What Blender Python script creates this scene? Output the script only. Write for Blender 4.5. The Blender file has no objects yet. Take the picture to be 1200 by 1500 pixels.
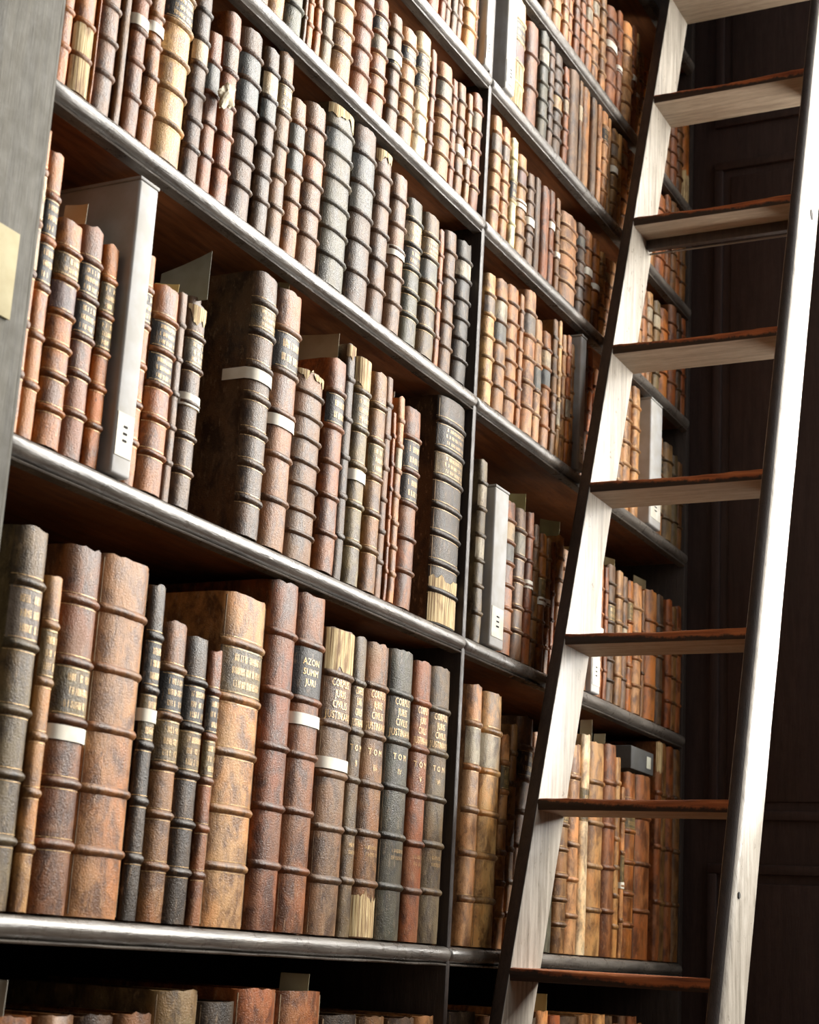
import bpy, bmesh, math, random
from mathutils import Vector, Matrix, noise

# ------------------------------------------------------------------ camera
SC = bpy.context.scene
COL = SC.collection
CAM_ROT = ((0.44570999, 0.89343704, 0.05579293),
           (0.25251118, -0.06568610, -0.96536182),
           (0.85882519, -0.44435975, 0.25487980))   # rows: right, down, forward in (x right, y towards room, z up)
EYE = Vector((0.0, -1.2334, 1.2))
cam_d = bpy.data.cameras.new('camera')
cam = bpy.data.objects.new('camera', cam_d)
COL.objects.link(cam)
SC.camera = cam
_r, _d, _f = [Vector((a, -b, c)) for a, b, c in CAM_ROT]     # y into the shelves
M = Matrix((( _r.x, -_d.x, -_f.x, EYE.x), (_r.y, -_d.y, -_f.y, EYE.y), (_r.z, -_d.z, -_f.z, EYE.z), (0, 0, 0, 1)))
cam.matrix_world = M
cam_d.sensor_fit = 'VERTICAL'
cam_d.sensor_height = 24.0
cam_d.sensor_width = 19.2
cam_d.lens = 39.616
cam_d.clip_start = 0.05
cam_d.dof.use_dof = True
cam_d.dof.focus_distance = 2.75
cam_d.dof.aperture_fstop = 6.3

# ------------------------------------------------------------------ light and exposure
SC.view_settings.view_transform = 'Standard'
SC.view_settings.look = 'None'
SC.view_settings.gamma = 1.0
SC.view_settings.use_curve_mapping = False
SC.view_settings.exposure = 0.0
W = bpy.data.worlds.new('hall_light')
SC.world = W
W.use_nodes = True
W.node_tree.nodes['Background'].inputs[0].default_value = (1.0, 0.97, 0.93, 1)
W.node_tree.nodes['Background'].inputs[1].default_value = 0.06
Z0 = 1.2                                   # eye height; the tables below give heights from here

def area(name, loc, target, sx, sy, power, col=(1, 1, 1)):
    L = bpy.data.lights.new(name, 'AREA')
    L.shape = 'RECTANGLE'; L.size = sx; L.size_y = sy; L.energy = power; L.color = col
    o = bpy.data.objects.new(name, L); COL.objects.link(o)
    o.location = loc
    o.rotation_euler = (Vector(target) - Vector(loc)).to_track_quat('-Z', 'Y').to_euler()
    return o
WIN_Y0, WIN_Y1, WIN_Z0, WIN_Z1 = -0.66, -2.65, Z0 + 0.45, Z0 + 3.9
area('window_light', (4.30, (WIN_Y0 + WIN_Y1) / 2, (WIN_Z0 + WIN_Z1) / 2), (0.0, (WIN_Y0 + WIN_Y1) / 2, Z0 + 1.6),
     1.95, 3.4, 610, (1.0, 0.965, 0.90))
area('front_fill_light', (2.2, -4.6, Z0 + 3.0), (2.9, 0.0, Z0 + 1.0), 3.0, 3.0, 70, (1.0, 0.97, 0.92))  # unseen fill lamp added to lift the ladder's shadow on the books
ROWS = [
('LA', 1.6211, [
(2.2543, 2.2994, 0.245, 'q', 0, '5'),
(2.2994, 2.343, 0.245, 'b', 0, '5'),
(2.343, 2.3905, 0.24, 'r', 0, '5'),
(2.3905, 2.4162, 0.24, 'r', 0, '5'),
(2.4162, 2.4394, 0.24, 'b', 0, '5'),
(2.4394, 2.4658, 0.24, 'p', 0, '5'),
(2.4658, 2.4896, 0.235, 'b', 0, '5'),
(2.4926, 2.5413, 0.24, 'l', 0, '5 w2'),
(2.5413, 2.5568, 0.23, 'o', 0, '4'),
(2.563, 2.62, 0.245, 'S', 0, ''),
]),
('LB', 1.3280, [
(1.8011, 1.8468, 0.255, 'b', 0, '5 k1'),
(1.8488, 1.8921, 0.255, 'n', 0, '5'),
(1.8941, 1.9449, 0.25, 'g', 0, '5'),
(1.947, 1.9574, 0.22, 'b', 0, '4'),
(1.9574, 1.9763, 0.235, 'o', 0, '5'),
(1.9784, 1.9976, 0.24, 'o', 0, '5'),
(1.9997, 2.0345, 0.24, 'q', 0, '5 w2'),
(2.0367, 2.0973, 0.25, 't', 0, '5'),
(2.0995, 2.1602, 0.245, 'r', 0, '5 q1'),
(2.1626, 2.2159, 0.2127, 'r', 0, '5 g2 k1'),
(2.2184, 2.2609, 0.2093, 'b', 0, '5 P.62 k2'),
(2.2634, 2.3176, 0.2091, 't', 0, '5 k1'),
(2.3202, 2.3735, 0.2324, 'c', 0, '5 k2 k1'),
(2.3762, 2.3981, 0.2249, 'r', 0, '4'),
(2.4008, 2.4596, 0.2169, 't', 0, '5 g1'),
(2.4624, 2.4854, 0.2127, 'r', 0, '5'),
(2.4883, 2.5234, 0.2197, 'b', 0, '5 P.40'),
(2.5263, 2.5471, 0.2148, 'n', 0, '5 P.36'),
(2.5501, 2.5895, 0.2318, 'r', 0, '5 g1'),
]),
('LC', 0.9848, [
(1.4052, 1.4301, 0.28, 'o', 0, '5'),
(1.4328, 1.4705, 0.285, 'o', 0, '5 B.33'),
(1.4719, 1.4774, 0.25, 'o', 0, '0'),
(1.4788, 1.5181, 0.29, 'p', 0, '5'),
(1.5209, 1.5367, 0.26, 'b', 0, '0'),
(1.5396, 1.5719, 0.285, 'r', 0, '5 P.55 b1'),
(1.5734, 1.6036, 0.275, 'o', 0, '5 P.60'),
(1.6067, 1.671, 0.29, 'l', 0, '5 k1g'),
(1.6726, 1.7102, 0.285, 'd', 0, '6 w2'),
(1.7118, 1.7454, 0.2367, 'r', 0, '4 b1'),
(1.7488, 1.7869, 0.2887, 'r', 0, '5 q1'),
(1.7904, 1.8461, 0.2886, 'd', 0, '6 b1 b2'),
(1.8498, 1.8889, 0.2879, 'd', 0, '6 w1 b2'),
(1.8927, 1.933, 0.3115, 'b', 0, '5 v1'),
(1.935, 1.9765, 0.249, 'b', 0, '5 b1 b2'),
(1.9785, 2.038, 0.2665, 'b', 0, '5 o2'),
(2.0422, 2.1242, 0.2974, 'g', 0, '6 b1 T.06'),
(2.1287, 2.2015, 0.3057, 'd', 0, '5 b1 b2'),
(2.2039, 2.2585, 0.296, 'p', 0, '5 T.05'),
(2.2609, 2.3125, 0.2773, 'p', 0, '5 P.50'),
(2.3175, 2.3736, 0.2588, 'g', 0, '5 w1g k2'),
(2.3788, 2.4398, 0.2589, 'q', 0, '5 v1g b2'),
(2.4425, 2.4615, 0.2515, 'o', 0, '4'),
(2.4642, 2.5114, 0.2616, 'b', 0, '5'),
(2.5171, 2.5745, 0.2663, 'k', 0, '6 w1'),
]),
('LD', 0.5448, [
(1.3997, 1.4139, 0.3751, 'n', 0, '5 w1g w2'),
(1.4151, 1.4441, 0.3534, 'o', 0, '5 k1g k2g'),
(1.4453, 1.4916, 0.2798, 'o', 0, '6 v1g p2'),
(1.4929, 1.5359, 0.2925, 'r', 0, '5 k1g k2g'),
(1.5372, 1.5668, 0.284, 'o', 0, '5 v1g v2g'),
(1.5723, 1.614, 0.3895, 'S', 0, ''),
(1.6169, 1.6441, 0.3064, 'o', 0, '5 k1g'),
(1.6456, 1.6991, 0.275, 'o', 0, '5 k1g k2g'),
(1.7006, 1.719, 0.2839, 'p', 0, '5'),
(1.7205, 1.7629, 0.2769, 'p', 0, '5 P.52 T.05 g1g'),
(1.7661, 1.7936, 0.3092, 'd', 0, '5 Y.03'),
(1.8728, 1.935, 0.3847, 'd', 0, '7 v1g P.60'),
(1.9387, 2.0078, 0.3866, 'b', 0, '5 P.48 k1'),
(2.0097, 2.0907, 0.2879, 'b', 0, '7 T.03'),
(2.0947, 2.1487, 0.3322, 'r', 0, '5 k1'),
(2.1508, 2.1786, 0.3744, 'd', 0, '5 T.05'),
(2.1829, 2.2312, 0.3654, 'q', 0, '5 T.14 P.47 g1g'),
(2.2357, 2.2835, 0.3582, 'b', 0, '5 v2g'),
(2.2858, 2.3091, 0.3664, 'b', 0, '6'),
(2.3115, 2.3233, 0.312, 'o', 0, '6'),
(2.3256, 2.3472, 0.3428, 'n', 0, '7 w2'),
(2.3544, 2.4135, 0.338, 'r', 0, '5 k1 k2'),
(2.4827, 2.5937, 0.424, 'k', 0, '7 B.2 k1g v2g'),
]),
('LE', 0.0242, [
(1.4403, 1.4961, 0.4234, 'q', 0, '5 q1g'),
(1.4972, 1.5263, 0.3775, 'n', 0, '5 v1g'),
(1.5275, 1.5969, 0.422, 'r', 0, '5 v2g P.48'),
(1.5981, 1.6979, 0.428, 'n', 0, '5'),
(1.6993, 1.7327, 0.4111, 'k', 0, '5 k1g v2g P.60'),
(1.7342, 1.7862, 0.3709, 'b', 0, '5 k1g v2g'),
(1.7877, 1.839, 0.3624, 'k', 0, '5 k1g v2g'),
(1.8406, 1.8703, 0.353, 'r', 0, '5 k1g v2g'),
(1.8718, 1.9791, 0.4409, 't', 0, '5 v1g'),
(1.9809, 2.0571, 0.4887, 'r', 0, '5'),
(2.0589, 2.1399, 0.479, 'r', 0, '5 k1A P.62'),
(2.1457, 2.234, 0.4458, 'p', 0, '5 T.15 P.55 C0'),
(2.2361, 2.2761, 0.447, 'q', 0, '5 C2'),
(2.2782, 2.3527, 0.4485, 'b', 0, '5 B.14 C3'),
(2.3549, 2.4381, 0.4525, 'g', 0, '5 C4'),
(2.4405, 2.5012, 0.4479, 'r', 0, '5 C5'),
(2.5036, 2.5824, 0.4503, 'q', 0, '5 C6'),
]),
('LF', -0.6090, [
(1.4819, 1.5626, 0.5231, 'r', 0, '5'),
(1.565, 1.6342, 0.5242, 'b', 0, '5'),
(1.6368, 1.7094, 0.5232, 'd', 0, '5'),
(1.7135, 1.7868, 0.526, 'b', 0, '5'),
(1.7912, 1.8883, 0.5536, 'q', 0, '5'),
(1.8931, 1.9784, 0.5408, 'k', 0, '5'),
(1.98, 2.0842, 0.5571, 'r', 0, '5'),
(2.0879, 2.2071, 0.5554, 'r', 0, '5'),
(2.2111, 2.3197, 0.5227, 'k', 0, '5'),
(2.3241, 2.4092, 0.5204, 'b', 0, '5'),
(2.4138, 2.5091, 0.518, 'd', 0, '5'),
(2.514, 2.5795, 0.5207, 't', 0, '5'),
]),
('RZ', 1.8969, [
(2.8553, 2.9083, 0.235, 'b', 0, '5'),
(2.9121, 2.9587, 0.235, 't', 0, '5'),
(2.9626, 2.9943, 0.235, 't', 0, '5'),
(2.9983, 3.0225, 0.235, 'o', 0, '5'),
(3.0265, 3.0592, 0.23, 'r', 0, '5'),
(3.0633, 3.0924, 0.225, 'r', 0, '5'),
(3.0966, 3.1346, 0.235, 'n', 0, '5 w2'),
(3.1389, 3.1821, 0.235, 't', 0, '5 w1'),
(3.1864, 3.2216, 0.235, 't', 0, '5'),
(3.2261, 3.2892, 0.235, 'r', 0, '5 P.58'),
(3.2938, 3.3261, 0.2567, 'r', 0, '4 P.42'),
(3.3354, 3.3921, 0.2547, 'l', 0, '5'),
(3.3969, 3.4259, 0.276, 'r', 0, '4 P.5'),
(3.4307, 3.4503, 0.2739, 't', 0, '4 P.40'),
(3.6929, 3.74, 0.215, 'r', 1, '4 X'),
(3.74, 3.7871, 0.2085, 'b', 1, '4 X'),
(3.7927, 3.8966, 0.225, 'o', 1, '0 B.35 X'),
]),
('RA', 1.6211, [
(2.6557, 2.7022, 0.245, 'S', 0, ''),
(2.7056, 2.7776, 0.2415, 'c', 0, '4 k1 p2 B.40'),
(2.7845, 2.8451, 0.2214, 'r', 0, '2'),
(2.8523, 2.8963, 0.2452, 'g', 0, '5 w1'),
(2.9, 2.93, 0.2455, 'd', 0, '6'),
(2.9338, 2.9796, 0.2299, 'd', 0, '6 l3'),
(2.9835, 3.0108, 0.2211, 'r', 0, '5 w2'),
(3.0147, 3.0704, 0.2665, 'p', 0, '0'),
(3.0745, 3.0948, 0.256, 'b', 0, '0 w2'),
(3.0989, 3.1402, 0.2612, 'n', 0, '0'),
(3.1486, 3.1824, 0.2617, 'p', 0, '0'),
(3.1866, 3.2123, 0.2574, 'n', 0, '2'),
(3.2167, 3.2515, 0.2666, 't', 0, '5 k1'),
(3.2559, 3.2736, 0.2549, 't', 0, '0'),
(3.2781, 3.3139, 0.2226, 't', 0, '5 P.55 q1'),
(3.3184, 3.3412, 0.2289, 'l', 0, '2'),
(3.3458, 3.3874, 0.2329, 'n', 0, '5 w1'),
(3.527, 3.5925, 0.1859, 'n', 1, '4'),
(3.5976, 3.665, 0.2109, 'r', 1, '4'),
(3.6703, 3.7084, 0.2646, 'r', 1, '4 X'),
(3.7084, 3.7465, 0.2566, 'b', 1, '4 X'),
(3.7465, 3.7846, 0.2646, 'r', 1, '4 X'),
(3.7846, 3.8227, 0.2566, 'b', 1, '4 X'),
]),
('RB', 1.3280, [
(2.6455, 2.687, 0.2336, 't', 0, '5 q1'),
(2.6902, 2.7261, 0.2298, 't', 0, '5 q1'),
(2.7294, 2.7594, 0.2256, 'c', 0, '4 k2'),
(2.7661, 2.8104, 0.2099, 'n', 0, '5 P.50 p1'),
(2.8173, 2.8522, 0.1932, 'p', 0, '5 P.46'),
(2.8557, 2.8842, 0.2005, 'd', 0, '0'),
(2.8878, 2.9276, 0.1967, 'r', 0, '0'),
(2.9313, 2.9608, 0.2081, 'r', 0, '2 P.62'),
(2.9646, 2.9871, 0.2015, 'b', 0, '5 P.38'),
(2.9984, 3.0875, 0.1926, 't', 0, '5'),
(3.0915, 3.1356, 0.2045, 'd', 0, '6 b1'),
(3.1397, 3.1807, 0.207, 'o', 0, '4 P.55'),
(3.1849, 3.2225, 0.2078, 'o', 0, '4 P.45'),
(3.2268, 3.2566, 0.193, 'l', 0, '5'),
(3.2609, 3.2912, 0.1926, 'n', 0, '5 w1'),
(3.5065, 3.5452, 0.2174, 'n', 1, '2'),
(3.5501, 3.5897, 0.226, 'n', 1, '5 w1'),
(3.5947, 3.635, 0.2207, 'q', 1, '5 w1 w3'),
(3.6401, 3.702, 0.2211, 'o', 1, '3'),
(3.7072, 3.7602, 0.2574, 'r', 1, '4 X'),
(3.7656, 3.801, 0.2704, 'd', 1, '4 X'),
(3.801, 3.8364, 0.2623, 'r', 1, '4 X'),
]),
('RC', 0.9848, [
(2.6429, 2.6859, 0.2515, 'l', 0, '5 q1'),
(2.689, 2.7427, 0.2597, 'n', 0, '5 w1 b2'),
(2.7459, 2.8013, 0.2699, 'n', 0, '6'),
(2.8046, 2.8246, 0.2718, 'n', 0, '6'),
(2.8279, 2.8824, 0.2919, 't', 0, '5 q1'),
(2.8858, 2.9243, 0.2518, 'l', 0, '4 b2'),
(2.9278, 2.9707, 0.2419, 'o', 0, '5 w1 b2'),
(2.9743, 2.9998, 0.2824, 'b', 0, '6'),
(3.0035, 3.022, 0.289, 'l', 0, '4 w3'),
(3.0257, 3.0481, 0.2695, 'n', 0, '5'),
(3.0519, 3.0746, 0.2761, 'o', 0, '5 w3'),
(3.0784, 3.0976, 0.267, 'n', 0, '4'),
(3.1015, 3.1326, 0.2957, 'S', 0, ''),
(3.1405, 3.1722, 0.2823, 'p', 0, '5'),
(3.1762, 3.2044, 0.2944, 'o', 0, '5'),
(3.4, 3.4541, 0.3149, 't', 1, '5'),
(3.4633, 3.5096, 0.3136, 'l', 1, '5'),
(3.5474, 3.6298, 0.3478, 'S', 1, ''),
(3.6348, 3.6798, 0.2394, 't', 1, '4 k1 w3'),
(3.6848, 3.7463, 0.2366, 'q', 1, '4 X'),
(3.7515, 3.7912, 0.2246, 'q', 1, '3 X'),
(3.7912, 3.8309, 0.2178, 'b', 1, '3 X'),
]),
('RD', 0.5448, [
(2.6565, 2.6917, 0.3344, 'q', 0, '6 w1 w3'),
(2.6976, 2.7612, 0.2968, 'S', 0, ''),
(2.7642, 2.8239, 0.2881, 'o', 0, '6 w1 b2'),
(2.8271, 2.879, 0.289, 'p', 0, '5 g1'),
(2.8822, 2.9155, 0.2943, 'r', 0, '5 P.52'),
(2.9189, 2.9459, 0.2784, 'b', 0, '5'),
(2.9493, 2.9803, 0.2687, 'o', 0, '5 P.50 v2'),
(2.9873, 3.0083, 0.2672, 'n', 0, '5 P.52'),
(3.0154, 3.0332, 0.2667, 'r', 0, '4'),
(3.2126, 3.2641, 0.2704, 'S', 1, ''),
(3.2681, 3.3046, 0.286, 'n', 1, '4 P.48'),
(3.3087, 3.3293, 0.2831, 'r', 1, '4'),
(3.3335, 3.3796, 0.2948, 'd', 1, '6 v2'),
(3.3839, 3.4225, 0.2934, 't', 1, '4'),
(3.4269, 3.4575, 0.2914, 'p', 1, '4 w2'),
(3.4619, 3.493, 0.2885, 'o', 1, '5 v1g'),
(3.4975, 3.552, 0.2912, 't', 1, '4'),
(3.5566, 3.5751, 0.2861, 'b', 1, '2'),
(3.5798, 3.6557, 0.2957, 'o', 1, '3'),
(3.6605, 3.7044, 0.3001, 'd', 1, '3'),
(3.7242, 3.7616, 0.3012, 'r', 1, '4 X'),
(3.7616, 3.799, 0.2921, 'b', 1, '4 X'),
(3.799, 3.8364, 0.3012, 'r', 1, '4 X'),
]),
('RE', 0.0242, [
(2.6515, 2.7095, 0.444, 'l', 0, '5 w1'),
(2.7152, 2.799, 0.4419, 'l', 0, '5 w1'),
(2.8079, 2.841, 0.3777, 't', 0, '6 v1'),
(2.8471, 2.8748, 0.4016, 'b', 0, '6'),
(2.881, 2.9507, 0.4224, 'p', 0, '6 k1'),
(3.0266, 3.0743, 0.3524, 'g', 1, '0'),
(3.0778, 3.1376, 0.3329, 'b', 1, '6 v1g'),
(3.1412, 3.1994, 0.4053, 'l', 1, '5'),
(3.2031, 3.248, 0.4335, 'c', 1, '0 v2'),
(3.2518, 3.3371, 0.4248, 'n', 1, '4'),
(3.3411, 3.4056, 0.4325, 'r', 1, '4'),
(3.4097, 3.4387, 0.4132, 'n', 1, '6'),
(3.4429, 3.4639, 0.3529, 'l', 1, '4 v2g P.42'),
(3.4681, 3.5325, 0.389, 'o', 1, '5 v1g'),
(3.5369, 3.6353, 0.3917, 'r', 1, '3'),
(3.6676, 3.7054, 0.5035, 'r', 1, '3 T.15 X'),
(3.7054, 3.7432, 0.4884, 'b', 1, '3 X'),
(3.7529, 3.7974, 0.5039, 'r', 1, '3 X'),
(3.7974, 3.842, 0.4888, 'b', 1, '3 X'),
]),
('RF', -0.6090, [
(2.6397, 2.7472, 0.5268, 'k', 0, '0'),
(2.7529, 2.8229, 0.5198, 'b', 0, '3'),
(2.9687, 3.0112, 0.5155, 'k', 1, '0'),
(3.0178, 3.0718, 0.5274, 't', 1, '4'),
(3.0752, 3.1274, 0.5199, 'r', 1, '4'),
(3.1344, 3.2287, 0.5171, 'd', 1, '4'),
(3.2362, 3.3123, 0.5194, 'b', 1, '4'),
(3.3162, 3.3755, 0.5204, 'l', 1, '4'),
(3.3835, 3.425, 0.5174, 'd', 1, '4 X'),
(3.425, 3.4665, 0.5019, 'r', 1, '4 X'),
(3.4665, 3.508, 0.5174, 'd', 1, '4 X'),
(3.5165, 3.5671, 0.5156, 'r', 1, '4 X'),
(3.5671, 3.6178, 0.5001, 'b', 1, '4 X'),
]),
]

# ------------------------------------------------------------------ helpers
random.seed(7)
def srgb(r, g, b, k=1.0):
    f = lambda c: ((c / 255.0) / 12.92 if c / 255.0 <= 0.04045 else ((c / 255.0 + 0.055) / 1.055) ** 2.4) * k
    return (f(r), f(g), f(b), 1.0)

def mesh(name, verts, faces, mat, parent=None, smooth=True, sharp=None, color=None, kind=None):
    me = bpy.data.meshes.new(name)
    me.from_pydata(verts, [], faces)
    me.validate()
    if mat: me.materials.append(mat)
    if smooth:
        me.polygons.foreach_set('use_smooth', [True] * len(me.polygons))
        if sharp: me.set_sharp_from_angle(angle=math.radians(sharp))
    o = bpy.data.objects.new(name, me)
    COL.objects.link(o)
    if parent: o.parent = parent
    if color: o.color = color
    if kind: o['kind'] = kind
    return o

def empty(name, loc, label, cat, group=None):
    o = bpy.data.objects.new(name, None)
    o.empty_display_size = 0.02
    COL.objects.link(o); o.location = loc
    tag(o, label, cat, group)
    return o

def tag(o, label, cat, group=None):
    o['label'] = label; o['category'] = cat
    if group: o['group'] = group
    return o

def bm_obj(name, bm, mat, parent=None, sharp=35, kind=None, smooth=True):
    bmesh.ops.recalc_face_normals(bm, faces=bm.faces)
    me = bpy.data.meshes.new(name); bm.to_mesh(me); bm.free()
    me.materials.append(mat)
    if smooth:
        me.polygons.foreach_set('use_smooth', [True] * len(me.polygons))
        me.set_sharp_from_angle(angle=math.radians(sharp))
    o = bpy.data.objects.new(name, me); COL.objects.link(o)
    if parent: o.parent = parent
    if kind: o['kind'] = kind
    return o

def add_box(bm, x0, x1, y0, y1, z0, z1, bev=0.0, seg=2):
    r = bmesh.ops.create_cube(bm, size=1)
    vs = r['verts']
    bmesh.ops.scale(bm, vec=(abs(x1 - x0), abs(y1 - y0), abs(z1 - z0)), verts=vs)
    bmesh.ops.translate(bm, vec=((x0 + x1) / 2, (y0 + y1) / 2, (z0 + z1) / 2), verts=vs)
    if bev:
        es = list({e for v in vs for e in v.link_edges})
        bmesh.ops.bevel(bm, geom=es, offset=bev, segments=seg, affect='EDGES', profile=0.5)

def box(name, x0, x1, y0, y1, z0, z1, mat, parent=None, bev=0.002, kind=None):
    bm = bmesh.new(); add_box(bm, x0, x1, y0, y1, z0, z1, bev)
    return bm_obj(name, bm, mat, parent, kind=kind)

# ------------------------------------------------------------------ materials
class NT:
    def __init__(s, name):
        s.m = bpy.data.materials.new(name); s.m.use_nodes = True
        s.t = s.m.node_tree; s.b = s.t.nodes['Principled BSDF']
    def n(s, typ, ins=None, **kw):
        nd = s.t.nodes.new(typ)
        for k, v in kw.items(): setattr(nd, k, v)
        for k, v in (ins or {}).items():
            if isinstance(v, bpy.types.NodeSocket): s.t.links.new(v, nd.inputs[k])
            else: nd.inputs[k].default_value = v
        return nd
    def link(s, a, b): s.t.links.new(a, b)
    def ramp(s, fac, stops):
        r = s.n('ShaderNodeValToRGB', {0: fac})
        el = r.color_ramp.elements
        while len(el) < len(stops): el.new(0.5)
        for e, (p, c) in zip(el, stops):
            e.position = p; e.color = c if len(c) == 4 else (*c, 1)
        return r.outputs[0]
    def mix(s, fac, a, b, mode='MIX'):
        r = s.n('ShaderNodeMix', data_type='RGBA', blend_type=mode)
        for i, v in ((0, fac), (6, a), (7, b)):
            if isinstance(v, bpy.types.NodeSocket): s.t.links.new(v, r.inputs[i])
            else: r.inputs[i].default_value = v
        return r.outputs[2]
    def bump(s, h, strength, dist=0.002):
        r = s.n('ShaderNodeBump', {'Height': h, 'Strength': strength, 'Distance': dist})
        s.link(r.outputs[0], s.b.inputs['Normal'])

def coords(t, scale=(1, 1, 1), rnd=True):
    tc = t.n('ShaderNodeTexCoord')
    v = tc.outputs['Object']
    if rnd:
        oi = t.n('ShaderNodeObjectInfo')
        mu = t.n('ShaderNodeMath', {0: oi.outputs['Random'], 1: 37.0}, operation='MULTIPLY')
        ad = t.n('ShaderNodeVectorMath', {0: v, 1: mu.outputs[0]}, operation='ADD')
        v = ad.outputs[0]
    mp = t.n('ShaderNodeMapping', {'Vector': v, 'Scale': scale})
    return mp.outputs[0]

G = lambda v: (v, v, v, 1)

def leather_mat():
    t = NT('old_leather')
    oi = t.n('ShaderNodeObjectInfo'); base = oi.outputs['Color']
    blot = t.n('ShaderNodeTexNoise', {'Vector': coords(t, (1, 1, .6)), 'Scale': 34.0, 'Detail': 7.0, 'Roughness': .68, 'Distortion': .4}).outputs[0]
    scuf = t.n('ShaderNodeTexNoise', {'Vector': coords(t, (1, 1, .35)), 'Scale': 120.0, 'Detail': 5.0, 'Roughness': .75}).outputs[0]
    fine = t.n('ShaderNodeTexNoise', {'Vector': coords(t), 'Scale': 500.0, 'Detail': 3.0}).outputs[0]
    big = t.n('ShaderNodeTexNoise', {'Vector': coords(t, (1, 1, .8)), 'Scale': 11.0, 'Detail': 4.0}).outputs[0]
    dark = t.mix(1.0, base, (0.30, 0.25, 0.24, 1), 'MULTIPLY')
    warm = t.mix(1.0, base, (1.12, 0.84, 0.58, 1), 'MULTIPLY')
    grey = t.mix(.45, base, srgb(104, 88, 74))
    c = t.mix(t.ramp(big, [(.44, G(0)), (.60, G(.75))]), base, warm)
    c = t.mix(t.ramp(big, [(.30, G(.6)), (.42, G(0))]), c, grey)
    c = t.mix(t.ramp(blot, [(.40, G(.95)), (.57, G(0))]), c, dark)
    lite = t.mix(0.35, base, srgb(206, 172, 136))
    c = t.mix(t.ramp(scuf, [(.56, G(0)), (.66, G(.55))]), c, lite)
    pit = t.n('ShaderNodeTexVoronoi', {'Vector': coords(t, (1, 1, .7)), 'Scale': 60.0, 'Randomness': 1.0}).outputs['Distance']
    c = t.mix(t.ramp(pit, [(.05, G(.8)), (.13, G(0))]), c, dark)
    t.link(c, t.b.inputs['Base Color'])
    t.link(t.ramp(blot, [(.3, G(.34)), (.7, G(.52))]), t.b.inputs['Roughness'])
    t.b.inputs['Specular IOR Level'].default_value = .34
    h = t.n('ShaderNodeMath', {0: scuf, 1: fine}, operation='ADD').outputs[0]
    h = t.n('ShaderNodeMath', {0: h, 1: blot}, operation='ADD').outputs[0]
    t.bump(h, .6, .0012)
    return t.m

def paper_mat():
    t = NT('aged_paper')
    oi = t.n('ShaderNodeObjectInfo'); base = oi.outputs['Color']
    n1 = t.n('ShaderNodeTexNoise', {'Vector': coords(t), 'Scale': 30.0, 'Detail': 5.0}).outputs[0]
    c = t.mix(t.ramp(n1, [(.4, G(.5)), (.65, G(0))]), base, t.mix(1.0, base, (.72, .66, .55, 1), 'MULTIPLY'))
    t.link(c, t.b.inputs['Base Color']); t.b.inputs['Roughness'].default_value = .8
    t.bump(n1, .2, .001)
    return t.m

def pages_mat():
    t = NT('page_edges')
    n1 = t.n('ShaderNodeTexNoise', {'Vector': coords(t, (1, .02, .02)), 'Scale': 900.0, 'Detail': 2.0}).outputs[0]
    n2 = t.n('ShaderNodeTexNoise', {'Vector': coords(t), 'Scale': 25.0, 'Detail': 3.0}).outputs[0]
    c = t.ramp(n1, [(.35, srgb(96, 78, 58)), (.65, srgb(168, 146, 112))])
    c = t.mix(t.ramp(n2, [(.4, G(.6)), (.6, G(0))]), c, srgb(92, 66, 48))
    t.link(c, t.b.inputs['Base Color']); t.b.inputs['Roughness'].default_value = .85
    t.bump(n1, .6, .001)
    return t.m

def torn_mat():          # bare spine lining where the leather has gone: vertical fibres
    t = NT('bare_spine_lining')
    n1 = t.n('ShaderNodeTexNoise', {'Vector': coords(t, (1, 1, .03)), 'Scale': 420.0, 'Detail': 4.0}).outputs[0]
    n2 = t.n('ShaderNodeTexNoise', {'Vector': coords(t, (1, 1, .4)), 'Scale': 60.0, 'Detail': 4.0}).outputs[0]
    c = t.ramp(n1, [(.36, srgb(112, 80, 46)), (.5, srgb(196, 168, 118)), (.66, srgb(222, 204, 160))])
    c = t.mix(t.ramp(n2, [(.52, G(0)), (.66, G(.7))]), c, srgb(120, 84, 50))
    t.link(c, t.b.inputs['Base Color']); t.b.inputs['Roughness'].default_value = .75
    t.bump(n1, .8, .0015)
    return t.m

def gilt_mat():
    t = NT('worn_gilt')
    n1 = t.n('ShaderNodeTexNoise', {'Vector': coords(t), 'Scale': 700.0, 'Detail': 3.0}).outputs[0]
    c = t.ramp(n1, [(.36, srgb(132, 96, 60)), (.52, srgb(226, 188, 128))])
    t.link(c, t.b.inputs['Base Color'])
    t.b.inputs['Metallic'].default_value = .35; t.b.inputs['Roughness'].default_value = .38
    return t.m

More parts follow.
